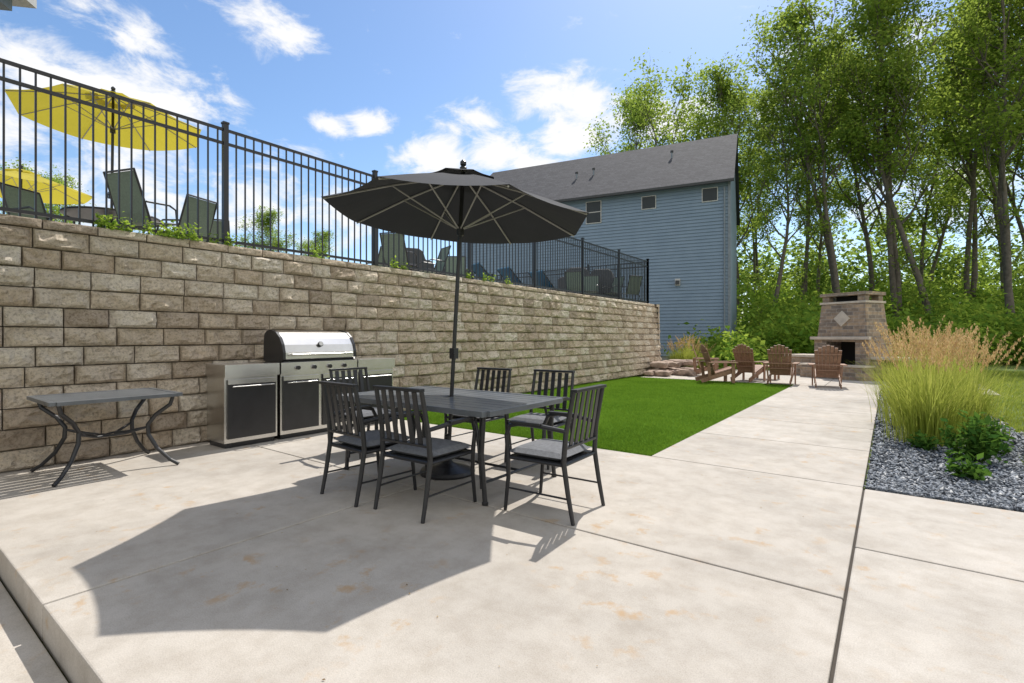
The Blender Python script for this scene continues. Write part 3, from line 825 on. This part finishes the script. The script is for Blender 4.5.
idx=rng.integers(0,len(cl),n); cen=cl[idx]+rng.normal(size=(n,3))*1.2
V,F,TT=leafquads(cen,.55,rng,np.clip(rng.uniform(0,.9,len(cl))[idx]+rng.normal(0,.12,n),0,1))
inst(npmesh('distant_trees',V,F,np.zeros(len(F)),TT,[M_far]),'distant_trees',(0,0,0))
n=1100; cl=np.array([(-6.95+rng.normal(0,.04),y,TZ+.03) for y in np.concatenate([rng.uniform(1.6,3.1,13),rng.uniform(3.4,12,7)])])
idx=rng.integers(0,len(cl),n); cen=cl[idx]+np.abs(rng.normal(size=(n,3)))*np.array([.05,.08,.08])
V,F,TT=leafquads(cen,.045,rng,rng.random(n))
inst(npmesh('weeds',V,F,np.zeros(len(F)),TT,[M_under]),'edge_weeds',(0,0,0))

# ------------------------------------------------------------ ornamental grasses
def ograss(seed,nb,h,spread,plumes):
    rng=np.random.default_rng(seed); Vs=[];Fs=[];mi=[];T=[];o=0
    def strip(p0,dirxy,L,lean,w,m,t,ph=None,nseg=6):
        nonlocal o
        side=np.array([-dirxy[1],dirxy[0],0])
        for i in range(nseg+1):
            s=i/nseg; out=lean*L*s**1.9; z=L*(s-.32*lean*s**2.6)
            c=p0+np.array([dirxy[0]*out,dirxy[1]*out,z]); ww=w*(1-s**2)*.5+.0006
            Vs.append(c+side*ww); Vs.append(c-side*ww); T.extend([t*(.55+.45*s)]*2)
        for i in range(nseg): Fs.append((o+2*i,o+2*i+1,o+2*i+3,o+2*i+2)); mi.append(m)
        o+=2*(nseg+1); return c
    for k in range(nb):
        a=rng.uniform(0,6.28); r=abs(rng.normal(0,spread*.45)); a2=a+rng.normal(0,.5)
        strip(np.array([math.cos(a)*r,math.sin(a)*r,0]),(math.cos(a2),math.sin(a2)),h*rng.uniform(.45,1.0)*.90,rng.uniform(.08,.6),.008,0,rng.uniform(.1,1))
    for k in range(plumes):
        a=rng.uniform(0,6.28); r=abs(rng.normal(0,spread*.4)); L=h*rng.uniform(.9,1.25); lean=rng.uniform(.03,.32)
        d=(math.cos(a),math.sin(a)); p0=np.array([d[0]*r,d[1]*r,0])
        tip=strip(p0,d,L,lean,.004,0,.9)
        for j in range(34):
            s=rng.uniform(.80,1.0); out=lean*L*s**1.9; z=L*(s-.32*lean*s**2.6)
            fat=.007*math.sin(max(0,(s-.78)/.24)*math.pi)+.002
            c=p0+np.array([d[0]*out,d[1]*out,z])+rng.normal(0,abs(fat),3)
            e=rng.normal(0,.5,3); e[2]=abs(e[2])+1.5; e/=np.linalg.norm(e); f=np.cross(e,rng.normal(0,1,3)); f/=np.linalg.norm(f)
            q=[c-e*.018,c+f*.005,c+e*.018,c-f*.005]; Vs.extend(q); T.extend([rng.uniform(0,1)]*4); Fs.append((o,o+1,o+2,o+3)); mi.append(1); o+=4
    return npmesh('ograss',np.array(Vs),np.array(Fs),np.array(mi),np.array(T),[M_oblade,M_plume])
OG=[ograss(1,900,1.28,.42,75),ograss(2,750,1.22,.38,60)]
for i,(x,y,s) in enumerate([(.38,8.1,1.0),(.78,8.9,1.0),(.3,9.5,1.08),(.65,10.6,1.0),(.9,11.6,1.0),(.2,12.2,.95)]):
    inst(OG[i%2],'ornamental_grass',(x,y,-.02),i*1.1,s)
for px,d,s in ((688,19.8,.95),(676,20.3,.8),(702,20.2,.75)):
    inst(OG[0],'ornamental_grass',P(px,d),px,s)
def peren(seed,n,h,w,ls):
    rng=np.random.default_rng(seed); b=MB(); cs_=[]
    for k in range(n):
        a=rng.uniform(0,6.28); r=w*rng.uniform(.1,1); tip=Vector((math.cos(a)*r,math.sin(a)*r,h*rng.uniform(.4,1)*(1-.3*r/w)))
        b0=Vector((math.cos(a)*r*.35,math.sin(a)*r*.35,0)); mid=b0.lerp(tip,.5)+Vector((0,0,.04))
        b.tube([b0,mid,tip],.003,4,0,cap=False,tint=.3)
        for t in np.linspace(.25,1,9): cs_.append(tuple(b0.lerp(tip,t)+Vector(rng.normal(0,.03,3))))
    cs_=np.array(cs_); cs_=cs_+rng.normal(0,.02,(len(cs_),3)); cs_[:,2]=np.abs(cs_[:,2])
    LV,LF,LT=leafquads(cs_,ls,rng,rng.random(len(cs_)),.6)
    BV=np.array(b.v);BF=np.array(b.f)
    return npmesh('perennial',np.concatenate([BV,LV]),np.concatenate([BF,LF+len(BV)]),np.zeros(len(BF)+len(LF)),np.concatenate([np.array(b.t),LT]),[M_dleaf])
PE=[peren(5,40,.60,.28,.085),peren(6,20,.26,.18,.07)]
for i,(x,y,k,s) in enumerate([(.68,7.1,0,.95),(.56,6.25,1,1),(.90,7.7,0,.75),(.30,7.5,1,.9)]):
    inst(PE[k],'perennial_plant',(x,y,-.02),i,s)

# ------------------------------------------------------------ light & world
sel=55.5; S=Vector((-.14,1,0)).normalized()*math.cos(R(sel))+Vector((0,0,math.sin(R(sel))))
sd=bpy.data.lights.new('sun','SUN'); sd.energy=5.0; sd.angle=R(.53); sd.color=(1,.955,.89)
so=bpy.data.objects.new('sun',sd); C.objects.link(so); so.rotation_euler=S.to_track_quat('Z','Y').to_euler(); so.location=(0,0,30)
w=bpy.data.worlds.new('World'); bpy.context.scene.world=w; w.use_nodes=True
nt=w.node_tree; bg=nt.nodes['Background']; bg.inputs['Strength'].default_value=.15
sky=nt.nodes.new('ShaderNodeTexSky'); sky.sky_type='NISHITA'; sky.sun_disc=False; sky.sun_elevation=R(sel); sky.sun_rotation=math.atan2(S.x,S.y)
sky.air_density=1.0; sky.dust_density=.6; sky.ozone_density=2.0
tc=nt.nodes.new('ShaderNodeTexCoord')
vs_=nt.nodes.new('ShaderNodeVectorMath'); vs_.operation='MULTIPLY'; vs_.inputs[1].default_value=(1,1,1.9); nt.links.new(tc.outputs['Generated'],vs_.inputs[0])
acc=None
clouds=[(30,72,.16,1),(75,80,.16,1),(115,88,.15,1),(165,98,.14,1),(135,32,.10,.75),(85,8,.12,.6),(262,22,.12,.95),(290,38,.10,.8),(335,126,.07,.8),(368,122,.07,.95),
 (440,158,.12,1),(470,118,.10,.9),(500,155,.13,1),(545,100,.12,1),(585,105,.14,1),(625,120,.15,1),(575,140,.15,1),(530,165,.12,.9),(680,125,.12,1),(240,200,.3,.8),(330,215,.2,.7),(130,180,.3,.8),(0,120,.2,.8),(880,90,.3,.7),(960,180,.3,.8)]
for px,py,rad,am in clouds:
    d=Vector((cs*(px-512)/FPX-sn, sn*(px-512)/FPX+cs,(HZ-py)/FPX)).normalized()
    dn=nt.nodes.new('ShaderNodeVectorMath'); dn.operation='DISTANCE'; dn.inputs[1].default_value=(d.x,d.y,d.z*1.9); nt.links.new(vs_.outputs[0],dn.inputs[0])
    mr=nt.nodes.new('ShaderNodeMapRange'); mr.inputs[1].default_value=0; mr.inputs[2].default_value=rad; mr.inputs[3].default_value=am; mr.inputs[4].default_value=0; nt.links.new(dn.outputs['Value'],mr.inputs[0])
    if acc is None: acc=mr.outputs[0]
    else:
        mx=nt.nodes.new('ShaderNodeMath'); mx.operation='MAXIMUM'; nt.links.new(acc,mx.inputs[0]); nt.links.new(mr.outputs[0],mx.inputs[1]); acc=mx.outputs[0]
dp=nt.nodes.new('ShaderNodeVectorMath'); dp.operation='DOT_PRODUCT'; bd=Vector((.85,-.5,.25)).normalized(); dp.inputs[1].default_value=bd; nt.links.new(tc.outputs['Generated'],dp.inputs[0])  # cloud bank added out of view to fill the shaded wall and chairs
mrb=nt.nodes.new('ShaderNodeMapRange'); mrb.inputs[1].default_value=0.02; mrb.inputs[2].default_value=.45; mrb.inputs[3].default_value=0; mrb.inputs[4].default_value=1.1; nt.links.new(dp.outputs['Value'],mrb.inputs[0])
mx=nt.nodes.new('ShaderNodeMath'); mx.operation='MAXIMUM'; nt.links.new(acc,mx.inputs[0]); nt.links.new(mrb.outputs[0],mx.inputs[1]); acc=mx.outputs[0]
cn=noise_n(nt,10,6,.64,vs_.outputs[0]); cn.inputs['Distortion'].default_value=.35
m1=nt.nodes.new('ShaderNodeMath'); m1.operation='MULTIPLY_ADD'; m1.inputs[1].default_value=2.3; m1.inputs[2].default_value=-1.15; nt.links.new(cn.outputs['Fac'],m1.inputs[0])
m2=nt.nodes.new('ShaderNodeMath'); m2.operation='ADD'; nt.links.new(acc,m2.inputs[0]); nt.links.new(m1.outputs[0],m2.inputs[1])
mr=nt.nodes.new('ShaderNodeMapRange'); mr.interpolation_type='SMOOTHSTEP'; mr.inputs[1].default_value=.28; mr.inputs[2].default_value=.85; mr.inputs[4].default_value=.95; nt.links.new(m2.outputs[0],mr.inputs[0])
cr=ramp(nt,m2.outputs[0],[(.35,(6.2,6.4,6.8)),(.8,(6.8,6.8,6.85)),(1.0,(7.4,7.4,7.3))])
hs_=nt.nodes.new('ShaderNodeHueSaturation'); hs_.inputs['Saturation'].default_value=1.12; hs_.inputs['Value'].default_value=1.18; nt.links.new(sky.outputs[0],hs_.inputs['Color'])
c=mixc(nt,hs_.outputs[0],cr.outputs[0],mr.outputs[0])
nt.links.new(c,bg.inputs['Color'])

cam=bpy.data.cameras.new('camera'); co=bpy.data.objects.new('camera',cam); C.objects.link(co)
co.location=(0,0,CAMH); co.rotation_euler=(R(90),0,YAW)
cam.sensor_width=36; cam.lens=FPX/1024*36; cam.shift_y=-4.5/1024; cam.clip_end=2000; cam.clip_start=.05
bpy.context.scene.camera=co
vsn=bpy.context.scene.view_settings; vsn.view_transform='Standard'; vsn.look='None'; vsn.exposure=0
